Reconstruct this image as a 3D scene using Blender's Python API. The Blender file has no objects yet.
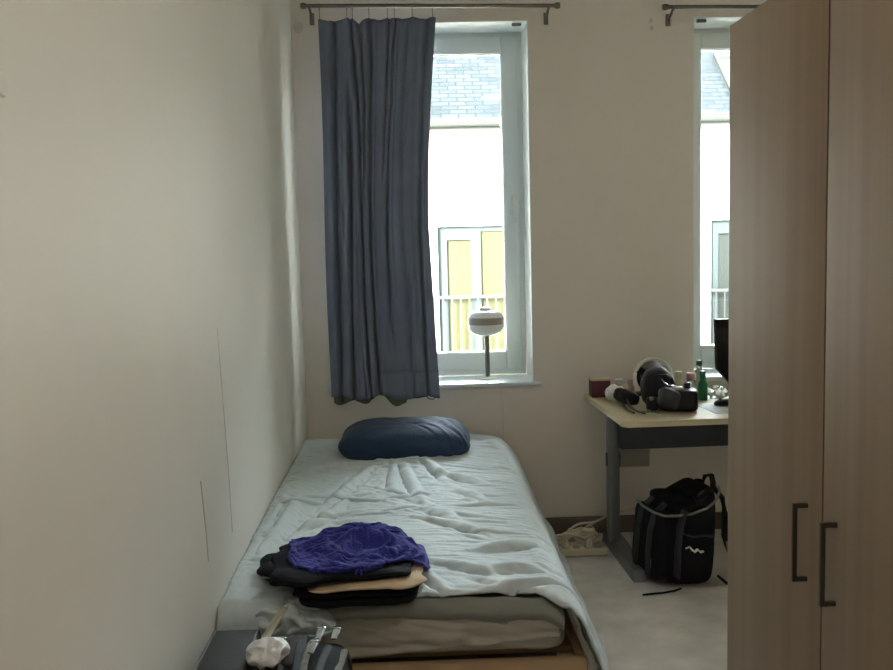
import bpy, bmesh, math, random
from mathutils import Vector, Matrix, noise
random.seed(7)
sc = bpy.context.scene
COL = sc.collection
PI = math.pi

# ------------------------------------------------------------------ materials
def hexc(r, g, b):
    f = lambda c: (c/255/12.92) if c/255 <= .04045 else ((c/255+.055)/1.055)**2.4
    return (f(r), f(g), f(b), 1)

def mat(name, c1, c2=None, scale=6., stretch=(1, 1, 1), rough=.6, bump=0., bscale=80., metal=0., spec=.5,
        trans=0., sheen=0., detail=4., alpha=1., ior=1.45):
    m = bpy.data.materials.new(name); m.use_nodes = True
    nt = m.node_tree; n = nt.nodes; l = nt.links
    b = n['Principled BSDF']
    b.inputs['Roughness'].default_value = rough
    b.inputs['Metallic'].default_value = metal
    b.inputs['Specular IOR Level'].default_value = spec
    b.inputs['Transmission Weight'].default_value = trans
    b.inputs['Sheen Weight'].default_value = sheen
    b.inputs['Alpha'].default_value = alpha
    b.inputs['IOR'].default_value = ior
    tc = n.new('ShaderNodeTexCoord'); mp = n.new('ShaderNodeMapping')
    l.new(tc.outputs['Object'], mp.inputs['Vector'])
    mp.inputs['Scale'].default_value = stretch
    nz = n.new('ShaderNodeTexNoise'); nz.inputs['Scale'].default_value = scale; nz.inputs['Detail'].default_value = detail
    l.new(mp.outputs['Vector'], nz.inputs['Vector'])
    cr = n.new('ShaderNodeValToRGB')
    cr.color_ramp.elements[0].position = .32; cr.color_ramp.elements[1].position = .68
    cr.color_ramp.elements[0].color = c1; cr.color_ramp.elements[1].color = c2 or c1
    l.new(nz.outputs['Fac'], cr.inputs['Fac']); l.new(cr.outputs['Color'], b.inputs['Base Color'])
    if bump:
        nb = n.new('ShaderNodeTexNoise'); nb.inputs['Scale'].default_value = bscale; nb.inputs['Detail'].default_value = 5
        l.new(mp.outputs['Vector'], nb.inputs['Vector'])
        bp = n.new('ShaderNodeBump'); bp.inputs['Strength'].default_value = bump; bp.inputs['Distance'].default_value = .01
        l.new(nb.outputs['Fac'], bp.inputs['Height']); l.new(bp.outputs['Normal'], b.inputs['Normal'])
    return m

MT = {}
MT['wall'] = mat('wall_paint', hexc(230, 228, 219), hexc(235, 233, 225), 1.3, rough=.5, bump=.12, bscale=14, spec=.4)
MT['wall_r'] = mat('back_wall_paint', hexc(228, 220, 212), hexc(233, 226, 218), 1.6, rough=.62, bump=.1, bscale=20, spec=.3)
MT['reveal'] = mat('reveal_paint', hexc(226, 232, 230), hexc(231, 236, 234), 2, rough=.6)
MT['ceiling'] = mat('ceiling_paint', hexc(236, 234, 228), rough=.8)
MT['floor'] = mat('vinyl_floor', hexc(206, 202, 196), hexc(228, 225, 220), 9, rough=.42, bump=.05, bscale=60, spec=.4)
MT['base'] = mat('baseboard_vinyl', hexc(98, 88, 76), hexc(106, 96, 84), 5, rough=.55)
MT['upvc'] = mat('window_plastic', hexc(226, 232, 230), hexc(231, 236, 234), 3, rough=.35)
MT['sill'] = mat('sill_board', hexc(218, 226, 230), hexc(223, 230, 233), 3, rough=.35)
MT['gasket'] = mat('rubber_gasket', hexc(62, 66, 68), rough=.7)
MT['curtain'] = mat('curtain_cloth', hexc(120, 129, 148), hexc(128, 137, 156), 5, rough=.9, bump=.15, bscale=500, sheen=.15, spec=.15)
MT['lining'] = mat('curtain_lining', hexc(96, 98, 92), hexc(112, 112, 102), 8, rough=.9, bump=.2, bscale=300)
MT['steel'] = mat('brushed_steel', hexc(120, 118, 112), hexc(132, 130, 124), 30, rough=.38, metal=.8)
MT['wood'] = mat('wardrobe_laminate', hexc(141, 119, 97), hexc(152, 130, 108), 3.0, (5, 5, .10), rough=.6, spec=.25, detail=5)
MT['darksteel'] = mat('dark_bronze_metal', hexc(74, 66, 58), rough=.4, metal=.6)
MT['wood_d'] = mat('wardrobe_edge_band', hexc(112, 74, 52), hexc(124, 84, 60), 4, (6, 6, .3), rough=.5)
MT['bedwood'] = mat('bed_pine', hexc(168, 140, 104), hexc(182, 154, 118), 3, (.5, 8, 8), rough=.5, detail=6)
MT['duvet'] = mat('duvet_cotton', hexc(198, 209, 212), hexc(205, 215, 218), 4, rough=.85, bump=.2, bscale=40, sheen=.1, spec=.2)
MT['duvet_in'] = mat('duvet_reverse_cotton', hexc(140, 142, 134), hexc(148, 150, 142), 4, rough=.9, bump=.2, bscale=30, spec=.15)
MT['sheet'] = mat('fitted_sheet_cotton', hexc(176, 172, 158), hexc(184, 180, 168), 5, rough=.9, bump=.2, bscale=30, spec=.15)
MT['navy'] = mat('navy_pillow_cotton', hexc(42, 62, 88), hexc(50, 70, 98), 5, rough=.7, bump=.2, bscale=120, sheen=.1, spec=.3)
MT['blue'] = mat('royal_blue_knit', hexc(46, 50, 136), hexc(62, 66, 162), 9, rough=.8, bump=.3, bscale=160, sheen=.15, spec=.2)
MT['black'] = mat('black_cloth', hexc(19, 20, 24), hexc(27, 28, 33), 9, rough=.85, bump=.3, bscale=200, spec=.2)
MT['beigecloth'] = mat('beige_cloth', hexc(186, 162, 132), hexc(198, 176, 146), 9, rough=.9, bump=.2, bscale=150)
MT['charcoal'] = mat('charcoal_nylon', hexc(46, 46, 46), hexc(54, 54, 54), 20, rough=.6, bump=.2, bscale=300)
MT['greytrim'] = mat('grey_piping', hexc(84, 86, 84), rough=.5)
MT['bpblack'] = mat('backpack_nylon', hexc(19, 20, 24), hexc(26, 27, 32), 12, rough=.75, spec=.25, bump=.2, bscale=260)
MT['bpgrey'] = mat('backpack_grey_nylon', hexc(46, 48, 56), hexc(54, 56, 64), 12, rough=.6, bump=.2, bscale=260)
MT['bpnet'] = mat('backpack_mesh_grey', hexc(110, 110, 106), hexc(130, 130, 126), 60, rough=.8)
MT['silver'] = mat('silver_plastic', hexc(170, 178, 180), hexc(205, 210, 212), 10, rough=.25, metal=.7)
MT['white'] = mat('white_plastic', hexc(225, 224, 218), rough=.4)
MT['tissue'] = mat('white_crumpled_film', hexc(226, 226, 226), hexc(240, 240, 240), 20, rough=.35, bump=.4, bscale=60)
MT['cream'] = mat('cream_strap_cloth', hexc(190, 186, 168), hexc(200, 196, 178), 10, rough=.85)
MT['desktop'] = mat('desk_birch', hexc(196, 184, 150), hexc(206, 194, 162), 3, (.6, 8, 8), rough=.4)
MT['deskleg'] = mat('desk_grey_metal', hexc(118, 122, 124), hexc(124, 128, 130), 9, rough=.4, metal=.3)
MT['deskbeam'] = mat('desk_dark_beam', hexc(62, 66, 70), rough=.5)
MT['maroon'] = mat('maroon_lacquer', hexc(84, 34, 48), hexc(92, 40, 54), 9, rough=.4)
MT['blackgloss'] = mat('black_plastic', hexc(16, 17, 19), rough=.3)
MT['blacksoft'] = mat('black_padded_nylon', hexc(26, 28, 33), hexc(36, 38, 44), 14, rough=.5, bump=.2, bscale=200)
MT['mirror'] = mat('mirror_glass', hexc(120, 124, 126), rough=.08, metal=1)
MT['green'] = mat('green_plastic', hexc(36, 120, 84), rough=.35)
MT['pinkpl'] = mat('pale_pink_plastic', hexc(196, 158, 158), rough=.4)
MT['creampl'] = mat('cream_plastic', hexc(214, 206, 176), rough=.4)
MT['clearpl'] = mat('clear_plastic', hexc(214, 218, 214), rough=.12, trans=.75, ior=1.3)
MT['cable'] = mat('ivory_cable', hexc(206, 198, 176), hexc(214, 207, 188), 30, rough=.5)
MT['paper'] = mat('white_paper', hexc(222, 226, 230), rough=.6)
MT['lampwhite'] = mat('opal_glass', hexc(226, 226, 220), hexc(232, 232, 226), 5, rough=.25)
MT['lampband'] = mat('grey_beige_band', hexc(150, 144, 132), rough=.4)
MT['socket'] = mat('socket_ivory', hexc(168, 164, 148), rough=.5)
MT['mark'] = mat('old_filler_patch', hexc(206, 202, 192), rough=.8)
# outside
MT['facade'] = mat('white_render', hexc(236, 234, 226), hexc(242, 240, 234), 3, rough=.9)
MT['ofr'] = mat('grey_window_frame', hexc(76, 84, 84), rough=.7, spec=.1)
MT['oglass'] = mat('curtained_glass', hexc(58, 62, 60), hexc(66, 70, 64), 2, (3, 3, .3), rough=.3, spec=.15)
MT['oblind'] = mat('yellow_blind', hexc(76, 75, 55), hexc(84, 83, 62), 2, (4, 4, .3), rough=.8, spec=.1)
MT['ogutter'] = mat('pale_gutter', hexc(70, 72, 69), rough=.7, spec=.1)
MT['ogdark'] = mat('eaves_grey', hexc(92, 90, 84), rough=.6)  # plain grey for the eaves board and gutter brackets
MT['orail'] = mat('pale_metal_railing', hexc(84, 86, 84), rough=.5)
MT['street'] = mat('street_asphalt', hexc(110, 110, 108), hexc(124, 124, 120), 3, rough=.9)

# slate: brick texture rows
def see_through(name, k):
    """thin cloth lets a little daylight through"""
    nt = MT[name].node_tree; n = nt.nodes; l = nt.links; out = n['Material Output']; p = n['Principled BSDF']
    t = n.new('ShaderNodeBsdfTranslucent'); l.new(n['Color Ramp'].outputs['Color'], t.inputs['Color'])
    mx = n.new('ShaderNodeMixShader'); mx.inputs['Fac'].default_value = k
    l.new(p.outputs[0], mx.inputs[1]); l.new(t.outputs[0], mx.inputs[2]); l.new(mx.outputs[0], out.inputs['Surface'])
see_through('curtain', .12)
def slate():
    m = bpy.data.materials.new('slate_roof'); m.use_nodes = True
    n = m.node_tree.nodes; l = m.node_tree.links; b = n['Principled BSDF']
    tc = n.new('ShaderNodeTexCoord'); mp = n.new('ShaderNodeMapping')
    mp.inputs['Rotation'].default_value = (-.7, 0, 0)
    l.new(tc.outputs['Object'], mp.inputs['Vector'])
    br = n.new('ShaderNodeTexBrick'); br.inputs['Scale'].default_value = 2.8
    br.inputs['Color1'].default_value = hexc(54, 59, 63); br.inputs['Color2'].default_value = hexc(70, 76, 80)
    br.inputs['Mortar'].default_value = hexc(47, 52, 56); br.inputs['Mortar Size'].default_value = .03
    br.inputs['Brick Width'].default_value = .6; br.inputs['Row Height'].default_value = .26
    l.new(mp.outputs['Vector'], br.inputs['Vector']); l.new(br.outputs['Color'], b.inputs['Base Color'])
    b.inputs['Roughness'].default_value = .8; b.inputs['Specular IOR Level'].default_value = .1
    return m
MT['slate'] = slate()

def glass():
    m = bpy.data.materials.new('window_glass'); m.use_nodes = True
    n = m.node_tree.nodes; l = m.node_tree.links
    n.remove(n['Principled BSDF']); out = n['Material Output']
    tr = n.new('ShaderNodeBsdfTransparent'); tr.inputs['Color'].default_value = (.93, .96, .95, 1)
    gl = n.new('ShaderNodeBsdfGlossy'); gl.inputs['Roughness'].default_value = .03
    fr = n.new('ShaderNodeFresnel'); fr.inputs['IOR'].default_value = 1.4
    mx = n.new('ShaderNodeMixShader')
    l.new(fr.outputs['Fac'], mx.inputs['Fac']); l.new(tr.outputs[0], mx.inputs[1]); l.new(gl.outputs[0], mx.inputs[2])
    l.new(mx.outputs[0], out.inputs['Surface'])
    return m
MT['glass'] = glass()

# ------------------------------------------------------------------ building helpers
def link(name, me, m, parent=None, smooth=True):
    o = bpy.data.objects.new(name, me); COL.objects.link(o)
    if m: me.materials.append(MT[m])
    for p in me.polygons: p.use_smooth = smooth
    if parent is not None:
        o.parent = parent
        if parent.type == 'EMPTY':
            o.matrix_parent_inverse = Matrix.Translation(parent.location).inverted()
    return o

def tag(o, label=None, cat=None, group=None, kind=None):
    if label: o['label'] = label
    if cat: o['category'] = cat
    if group: o['group'] = group
    if kind: o['kind'] = kind
    return o

def thing(name, loc, label, cat, group=None):
    o = bpy.data.objects.new(name, None); COL.objects.link(o); o.location = loc
    o.empty_display_size = .05
    return tag(o, label, cat, group)

def copy_tree(root, loc, label=None):
    r = root.copy(); COL.objects.link(r); r.location = loc
    if label: r['label'] = label
    for ch in list(root.children):
        c = ch.copy(); COL.objects.link(c); c.parent = r
        for g in list(ch.children):
            d = g.copy(); COL.objects.link(d); d.parent = c
    return r

class MB:
    def __init__(s, T=None): s.bm = bmesh.new(); s.T = T or Matrix.Identity(4)
    def box(s, x0, x1, y0, y1, z0, z1, bev=0, seg=2):
        r = bmesh.ops.create_cube(s.bm, size=1)
        M = Matrix.Translation(((x0+x1)/2, (y0+y1)/2, (z0+z1)/2)) @ Matrix.Diagonal((abs(x1-x0), abs(y1-y0), abs(z1-z0), 1))
        bmesh.ops.transform(s.bm, matrix=M, verts=r['verts'])
        if bev:
            es = list({e for v in r['verts'] for e in v.link_edges})
            bmesh.ops.bevel(s.bm, geom=es, offset=bev, segments=seg, affect='EDGES', profile=.5)
        return s
    def lathe(s, prof, c=(0, 0, 0), n=32, axis='Z'):
        rings = []
        for r, z in prof:
            ring = []
            for i in range(n):
                a = 2*PI*i/n
                p = (r*math.cos(a), r*math.sin(a), z)
                if axis == 'Y': p = (p[0], p[2], p[1])
                if axis == 'X': p = (p[2], p[0], p[1])
                ring.append(s.bm.verts.new(Vector(p)+Vector(c)))
            rings.append(ring)
        for a, b in zip(rings, rings[1:]):
            for i in range(n):
                s.bm.faces.new((a[i], a[(i+1) % n], b[(i+1) % n], b[i]))
        if prof[0][0] > 1e-4: s.bm.faces.new(rings[0][::-1])
        if prof[-1][0] > 1e-4: s.bm.faces.new(rings[-1])
        return s
    def cyl(s, a, b, r, n=12):
        return s.tube([a, b], r, n)
    def tube(s, pts, r, n=8, flat=1., closed=False):
        pts = [Vector(p) for p in pts]; rings = []
        up = Vector((0, 0, 1))
        N = len(pts)
        for i, p in enumerate(pts):
            if closed: t = pts[(i+1) % N]-pts[(i-1) % N]
            else: t = pts[min(i+1, N-1)]-pts[max(i-1, 0)]
            t.normalize()
            u = up if abs(t.dot(up)) < .95 else Vector((1, 0, 0))
            sd = t.cross(u).normalized(); w = sd.cross(t).normalized()
            rr = r[i] if isinstance(r, (list, tuple)) else r
            rings.append([s.bm.verts.new(p+sd*rr*math.cos(2*PI*k/n)+w*rr*flat*math.sin(2*PI*k/n)) for k in range(n)])
        pr = list(zip(rings, rings[1:]))
        if closed: pr.append((rings[-1], rings[0]))
        for a, b in pr:
            for k in range(n): s.bm.faces.new((a[k], a[(k+1) % n], b[(k+1) % n], b[k]))
        if not closed:
            s.bm.faces.new(rings[0][::-1]); s.bm.faces.new(rings[-1])
        return s
    def prism(s, pts, y0, y1, axis='Y'):
        def P(a, b, y):
            return Vector((a, y, b)) if axis == 'Y' else (Vector((y, a, b)) if axis == 'X' else Vector((a, b, y)))
        A = [s.bm.verts.new(P(a, b, y0)) for a, b in pts]; B = [s.bm.verts.new(P(a, b, y1)) for a, b in pts]
        s.bm.faces.new(A); s.bm.faces.new(B[::-1])
        for i in range(len(pts)):
            j = (i+1) % len(pts); s.bm.faces.new((A[i], B[i], B[j], A[j]))
        return s
    def build(s, name, m, parent=None, smooth=None, angle=35):
        bmesh.ops.transform(s.bm, matrix=s.T, verts=s.bm.verts)
        bmesh.ops.recalc_face_normals(s.bm, faces=s.bm.faces)
        me = bpy.data.meshes.new(name); s.bm.to_mesh(me); s.bm.free()
        o = link(name, me, m, parent, True)
        me.set_sharp_from_angle(angle=math.radians(angle))
        return o

def grid(name, fn, nu, nv, m, parent=None, thick=0., closeu=False, T=None, sub=0, offset=-1, caps=False):
    bm = bmesh.new(); V = []
    for i in range(nu+(0 if closeu else 1)):
        V.append([bm.verts.new(fn(i/nu, j/nv)) for j in range(nv+1)])
    for i in range(nu):
        a = V[i]; b = V[(i+1) % len(V)]
        for j in range(nv): bm.faces.new((a[j], b[j], b[j+1], a[j+1]))
    if T: bmesh.ops.transform(bm, matrix=T, verts=bm.verts)
    if closeu:
        bmesh.ops.remove_doubles(bm, verts=bm.verts, dist=1e-5)
        bmesh.ops.recalc_face_normals(bm, faces=bm.faces)
    me = bpy.data.meshes.new(name); bm.to_mesh(me); bm.free()
    o = link(name, me, m, parent, True)
    if thick:
        md = o.modifiers.new('t', 'SOLIDIFY'); md.thickness = thick; md.offset = offset
    if sub:
        md = o.modifiers.new('s', 'SUBSURF'); md.levels = sub; md.render_levels = sub
    return o

def sgn(x, e): return math.copysign(abs(x)**e, x)
def blob(name, c, size, m, parent=None, e=(.5, .5), amp=0., ns=8., seed=0, ridge=False, T=None, nu=64, nv=40, shape=None, sub=0):
    """closed soft form: super-ellipsoid with its own creases"""
    cx, cy, cz = c; sx, sy, sz = [s/2 for s in size]
    def fn(u, v):
        a = 2*PI*u; b = -PI/2+PI*v
        x = sgn(math.cos(b), e[1])*sgn(math.cos(a), e[0]); y = sgn(math.cos(b), e[1])*sgn(math.sin(a), e[0]); z = sgn(math.sin(b), e[1])
        p = Vector((x, y, z))
        if shape: p = shape(p)
        q = Vector((p.x*sx, p.y*sy, p.z*sz))
        if amp:
            s = q*ns+Vector((seed*3.7, seed*1.3, seed))
            k = (1-abs(noise.noise(s))*2.2) if ridge else noise.noise(s)
            d = k*amp
            q += Vector((x, y, z)).normalized()*d
        return q+Vector(c)
    return grid(name, fn, nu, nv, m, parent, closeu=True, T=T, sub=sub)

def collider(o, outer=.004, fric=20):
    md = o.modifiers.new('col', 'COLLISION'); md.settings.thickness_outer = outer; md.settings.cloth_friction = fric
def simulate(cloths, frames, dep=None):
    """let the cloth settle, then keep the settled shape as plain mesh"""
    sc.frame_start = 1; sc.frame_end = frames
    for o in cloths:
        md = o.modifiers['Cloth']; md.point_cache.frame_start = 1; md.point_cache.frame_end = frames
    for f in range(1, frames+1):
        sc.frame_set(f)
    dg = bpy.context.evaluated_depsgraph_get()
    for o in cloths:
        e = o.evaluated_get(dg); me = e.to_mesh()
        co = [v.co.copy() for v in me.vertices]
        e.to_mesh_clear()
        o.modifiers.remove(o.modifiers['Cloth'])
        for v, c in zip(o.data.vertices, co): v.co = c
        o.data.update()
def clothmod(o, mass=.3, tension=15, bending=.5, grow=0., pin=None, pinstiff=1., selfc=False, dist=.004, q=6, air=1., shear=5):
    md = o.modifiers.new('Cloth', 'CLOTH'); st = md.settings; cs = md.collision_settings
    st.quality = q; st.mass = mass; st.tension_stiffness = tension; st.compression_stiffness = tension; st.shear_stiffness = shear
    st.bending_stiffness = bending; st.shrink_min = -grow; st.shrink_max = -grow; st.air_damping = air
    st.tension_damping = 5; st.compression_damping = 5; st.shear_damping = 5; st.bending_damping = .5
    if pin: st.vertex_group_mass = pin; st.pin_stiffness = pinstiff
    cs.distance_min = dist; cs.use_self_collision = selfc; cs.self_distance_min = dist; cs.collision_quality = 3; cs.friction = 20
    return md
def drop_modifiers(*os):
    for o in os:
        for m in list(o.modifiers):
            if m.type == 'COLLISION': o.modifiers.remove(m)

def crease(x, y, L):
    h = 0
    for x0, y0, x1, y1, w, a in L:
        dx, dy = x1-x0, y1-y0; LL = dx*dx+dy*dy
        t = max(0, min(1, ((x-x0)*dx+(y-y0)*dy)/LL))
        d = math.hypot(x-x0-t*dx, (y-y0-t*dy))
        # ridge with a sharper hollow on one side
        sd = ((x-x0)*dy-(y-y0)*dx)/math.sqrt(LL)
        f = math.sin(PI*min(1, max(0, t*.84+.08)))
        h += a*f*(math.exp(-(d/w)**2)-.8*math.exp(-((d-1.5*w)/w)**2)*(1 if sd > 0 else .2))
    return h

# ------------------------------------------------------------------ the room
XL, XR, YB, YF, ZC = -.56, 2.75, 4.52, -1.4, 2.78
def struct(mb, name, m, parent=None):
    o = mb.build(name, m, parent, angle=30)
    if parent is None: o['kind'] = 'structure'
    return o
W1 = (-.42, .537); W2 = (1.311, 2.268); WZ = (.74, 2.453)
TH = .36
struct(MB().box(XL-.15, XR+.15, YF-.15, YB+TH, -.15, 0), 'floor', 'floor')
struct(MB().box(XL-.15, XR+.15, YF-.15, YB+TH, ZC, ZC+.15), 'ceiling', 'ceiling')
struct(MB().box(XL-.15, XL, YF-.15, YB+TH, 0, ZC), 'wall_left', 'wall')
struct(MB().box(XR, XR+.15, YF-.15, YB+TH, 0, ZC), 'wall_right', 'wall_r')
struct(MB().box(XL, XR, YF-.15, YF, 0, ZC), 'wall_front', 'wall_r')
b = MB()
for x0, x1, z0, z1 in ((XL, W1[0], 0, ZC), (W1[1], W2[0], 0, ZC), (W2[1], XR, 0, ZC),
                       (W1[0], W1[1], 0, WZ[0]), (W1[0], W1[1], WZ[1], ZC), (W2[0], W2[1], 0, WZ[0]), (W2[0], W2[1], WZ[1], ZC)):
    b.box(x0, x1, YB, YB+TH, z0, z1)
wb = struct(b, 'wall_back', 'wall_r')
# plaster reveals: pale paint on the window linings
for k, (a0, a1) in enumerate((W1, W2)):
    b = MB(); b.box(a0, a0+.004, YB+.001, YB+.24, WZ[0]+.02, WZ[1]); b.box(a1-.004, a1, YB+.001, YB+.24, WZ[0]+.02, WZ[1]); b.box(a0+.004, a1-.004, YB+.001, YB+.24, WZ[1]-.004, WZ[1])
    struct(b, 'trim_%d' % (k+1), 'reveal')
struct(MB().box(XL, XR, YB-.012, YB, 0, .085, .003), 'baseboard_back', 'base')
struct(MB().box(XL, XL+.012, YF, YB-.012, 0, .085, .003), 'baseboard_left', 'base')
# partition behind the wardrobe
struct(MB().box(1.475, 1.575, YF, 2.58, 0, ZC), 'wall_partition', 'wall_r')

def window(k, a0, a1, side):
    yf = YB+.24
    b = MB(); fw = .055
    z0, z1 = WZ[0]+.02, WZ[1]
    def ring(b, x0, x1, z0, z1, w, y0, y1, bev=.004, wb=None):
        wb = wb or w
        b.box(x0, x0+w, y0, y1, z0, z1, bev); b.box(x1-w, x1, y0, y1, z0, z1, bev)
        b.box(x0+w, x1-w, y0, y1, z0, z0+wb, bev); b.box(x0+w, x1-w, y0, y1, z1-w, z1, bev)
    ring(b, a0+.005, a1-.005, z0, z1, .045, yf+.012, yf+.08)
    fr = tag(b.build('window_%d' % k, 'upvc'), kind='structure')
    s = MB(); ring(s, a0+.03, a1-.03, z0+.03, z1-.025, .078, yf-.004, yf+.06, .006, .09)
    s.build('sash', 'upvc', fr)
    g = MB(); ring(g, a0+.104, a1-.104, z0+.116, z1-.099, .005, yf+.008, yf+.03, 0)
    g.build('glazing_seal', 'gasket', fr)
    MB().box(a0+.106, a1-.106, yf+.024, yf+.032, z0+.118, z1-.101).build('pane', 'glass', fr)
    if side:
        hx = a1-.055
        h = MB(); h.box(hx-.014, hx+.014, yf-.016, yf-.004, 1.56, 1.66, .004)
        h.tube([(hx, yf-.004, 1.64), (hx, yf-.045, 1.64), (hx, yf-.05, 1.60), (hx, yf-.05, 1.52)], .010, 10)
        h.build('window_handle', 'white', fr)
    else:
        hx = a1-.055
        MB().box(hx-.012, hx+.012, yf-.05, yf-.004, 1.52, 1.66, .004).build('window_handle', 'white', fr)
    # little dark vent slit in the lintel
    sx = a1-.05 if side else a0+.05
    v = MB(); v.box(sx-.022, sx+.022, YB+.03, YB+.05, WZ[1]-.018, WZ[1]-.004, .003)
    tag(v.build('blind_clip', 'steel'), 'small dark metal clip under the lintel of the %s window' % ('lamp' if side else 'monitor side'), 'clip', 'clips under the window lintels')
    return fr
window(1, *W1, True); window(2, *W2, False)
# sills
struct(MB().box(W1[0]-.035, W1[1]+.035, YB-.03, YB+.252, WZ[0], WZ[0]+.02, .005), 'trim_3', 'sill')
struct(MB().box(W2[0]-.035, W2[1]+.035, YB-.03, YB+.252, WZ[0], WZ[0]+.02, .005), 'trim_4', 'sill')

# wall marks: filler patches / scrape lines
def scrape(m, pts, r=.0012):
    b = MB(); b.tube(pts, r, 6)
    return tag(b.build('trim_6', m), kind='structure')
scrape('mark', [(XL, 2.62, 1.22), (XL, 2.65, 1.0), (XL, 2.68, .78), (XL, 2.69, .62)])
scrape('mark', [(XL, 2.34, .86), (XL, 2.37, .72), (XL, 2.38, .64)], .002)
# flat round white disc on the left wall
b = MB(); b.lathe([(.0, .003), (.015, .0025), (.017, .001), (.018, 0)], (XL, 1.335, 1.667), 20, 'X')
tag(b.build('wall_disc', 'white'), 'small round white disc high on the left wall', 'hook')
# filled screw holes beside the curtain rods
def patch(x, z, label, r=.022):
    b = MB(); b.lathe([(0, .003), (r*.7, .003), (r, 0)], (0, 0, 0), 18, 'Y')
    bmesh.ops.transform(b.bm, matrix=Matrix.Translation((x, YB, z)) @ Matrix.Diagonal((1, -1, 1.2, 1)), verts=b.bm.verts)
    tag(b.build('wall_plug', 'mark'), label, 'wall plug')
patch(-.527, 2.44, 'filled screw hole on back wall left of the blue curtain')
patch(1.11, 2.44, 'upper filled screw hole on back wall left of the right curtain rod', .009)
patch(1.115, 2.405, 'lower filled screw hole on back wall left of the right curtain rod', .009)

# ------------------------------------------------------------------ curtain rods
YR = 4.425
def rod(x0, x1, z0, z1, label, brx):
    t = thing('curtain_rod', (x0, YR, z0), label, 'curtain rod')
    f = lambda x: z0+(z1-z0)*(x-x0)/(x1-x0)
    MB().cyl((x0, YR, z0), (x1, YR, z1), .0085, 14).build('pole', 'steel', t)
    for x in (x0, x1):
        MB().lathe([(0, -.014), (.012, -.012), (.015, 0), (.012, .012), (0, .014)], (x, YR, f(x)), 16, 'X').build('finial', 'steel', t)
    for x in brx:
        b = MB(); z = f(x)
        b.tube([(x, YR-.012, z+.004), (x, YR-.008, z-.013), (x, YR+.012, z-.013), (x, YR+.04, z-.025), (x, YB-.004, z-.035)], .006, 8)
        b.box(x-.011, x+.011, YB-.006, YB-.0005, z-.065, z-.01, .002)
        b.build('bracket', 'steel', t)
    return t
rod(-.49, .66, 2.512, 2.493, 'long grey metal curtain rod carrying the blue curtain', (-.462, .62))
rod(1.155, 2.43, 2.478, 2.46, 'grey metal curtain rod above the right window beside the wardrobe', (1.19, 2.39))

# ------------------------------------------------------------------ curtain
FOLDX = [0, .07, .14, .2, .245, .28, .32, .36, .4, .44, .5, .56, .62, .66, .70, .76, .84, .92, .97, 1]
FOLDY = [.2, -.3, .2, .9, -.1, .9, -.2, .8, -.5, .95, -.3, -.5, -.1, .75, -.2, .5, -.3, -.2, .1, .5]
def interp(X, Y, x):
    for i in range(len(X)-1):
        if x <= X[i+1]:
            t = (x-X[i])/(X[i+1]-X[i]); t = t*t*(3-2*t)
            return Y[i]+(Y[i+1]-Y[i])*t
    return Y[-1]
SAGX = [-.418, -.295, -.27, -.195, -.112, -.08, .0, .092]
VAL = [(.15, .09, .022, .8, 0, 1), (.26, .215, .017, 1.1, .15, 1), (.29, .385, .014, 1.1, 0, 1), (.345, .40, .012, .8, 0, .55), (.42, .455, .016, .8, 0, 1),
       (.595, .56, .016, .9, 0, .45), (.64, .61, .015, .7, 0, .9), (.79, .74, .025, .45, 0, 1), (.93, .885, .016, .6, 0, 1)]
def curtain(u, v):
    z = 2.452-(2.452-.72)*v
    xl = -.425-.004*v+.004*math.sin(v*7)
    xr = .107-.056*math.sin(min(1, v*1.8)*PI/2)+.03*max(0, v-.55)/.45
    uu = u+.022*math.sin(v*4.3+u*9)*math.sin(PI*u)
    uu = max(0, min(1, uu))
    x = xl+(xr-xl)*u
    amp = .026*(.75+.4*v)
    d = .45*math.sin(uu*13+.6+1.2*v)+.08*math.sin(uu*33+2.4*v+2)-.3
    for a0, a1, w_, dp, v0, v1 in VAL:
        c_ = a0+(a1-a0)*v+.006*math.sin(v*6+a0*20)
        f_ = max(0, min(1, (v-v0)/.15+(.5 if v0 == 0 else 0)))*max(0, min(1, (v1-v)/.2+(.5 if v1 == 1 else 0)))
        q_ = (uu-c_)/w_
        d += dp*1.5*f_*math.exp(-q_*q_)-dp*.5*f_*math.exp(-((abs(q_)-2)/1.1)**2)
    y = YR-.006+amp*d+.004*noise.noise(Vector((x*9, z*2.2, 3)))
    y = min(y, YB-.035)
    if v < .04:     # droops between the rings
        s = min(abs(x-q) for q in SAGX)
        z -= .010*min(1, (s/.035))*(1-v/.04)
        z -= .018*math.exp(-((x+.245)/.018)**2)*(1-v/.04)
    if v > .96: z += (v-.96)/.04*(.008*math.sin(u*17)-.012*u+.004)
    return (x, y, z)
cur = grid('curtain', curtain, 220, 90, 'curtain', None, thick=.0025)
tag(cur, 'dusty blue pleated curtain hanging half across the left window', 'curtain')
def hemband(u, v):
    p = curtain(.44+.56*u, .93+.068*v)
    return (p[0]+.001, p[1]-.004, p[2])
grid('hem', hemband, 100, 6, 'curtain', cur, thick=.0015)
def lin(u, v):
    p = curtain(.02+.9*u, .80+.2*v)
    dz = -.035*v*(.6+.4*math.sin(u*23)+.35*math.sin(u*9+1))*(1 if u < .75 else .3)
    return (p[0], min(p[1]+.018, YB-.02), p[2]+dz)
o = grid('lining', lin, 120, 14, 'lining', cur, thick=.0015); o['label'] = 'grey lining showing below the hem'
b = MB(); b.tube([(.015, YR+.02, .716), (.03, YR+.02, .70), (.05, YR+.02, .698), (.066, YR+.02, .712), (.062, YR+.02, .725)], .0025, 6)
b.build('loop', 'black', cur)
b = MB(); ringpts = [(0, .0145*math.sin(a), .0145*math.cos(a)) for a in [2*PI*i/16 for i in range(16)]]
b.tube([Vector(p)+Vector((SAGX[0], YR, 2.506)) for p in ringpts], .0016, 6, closed=True)
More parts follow.
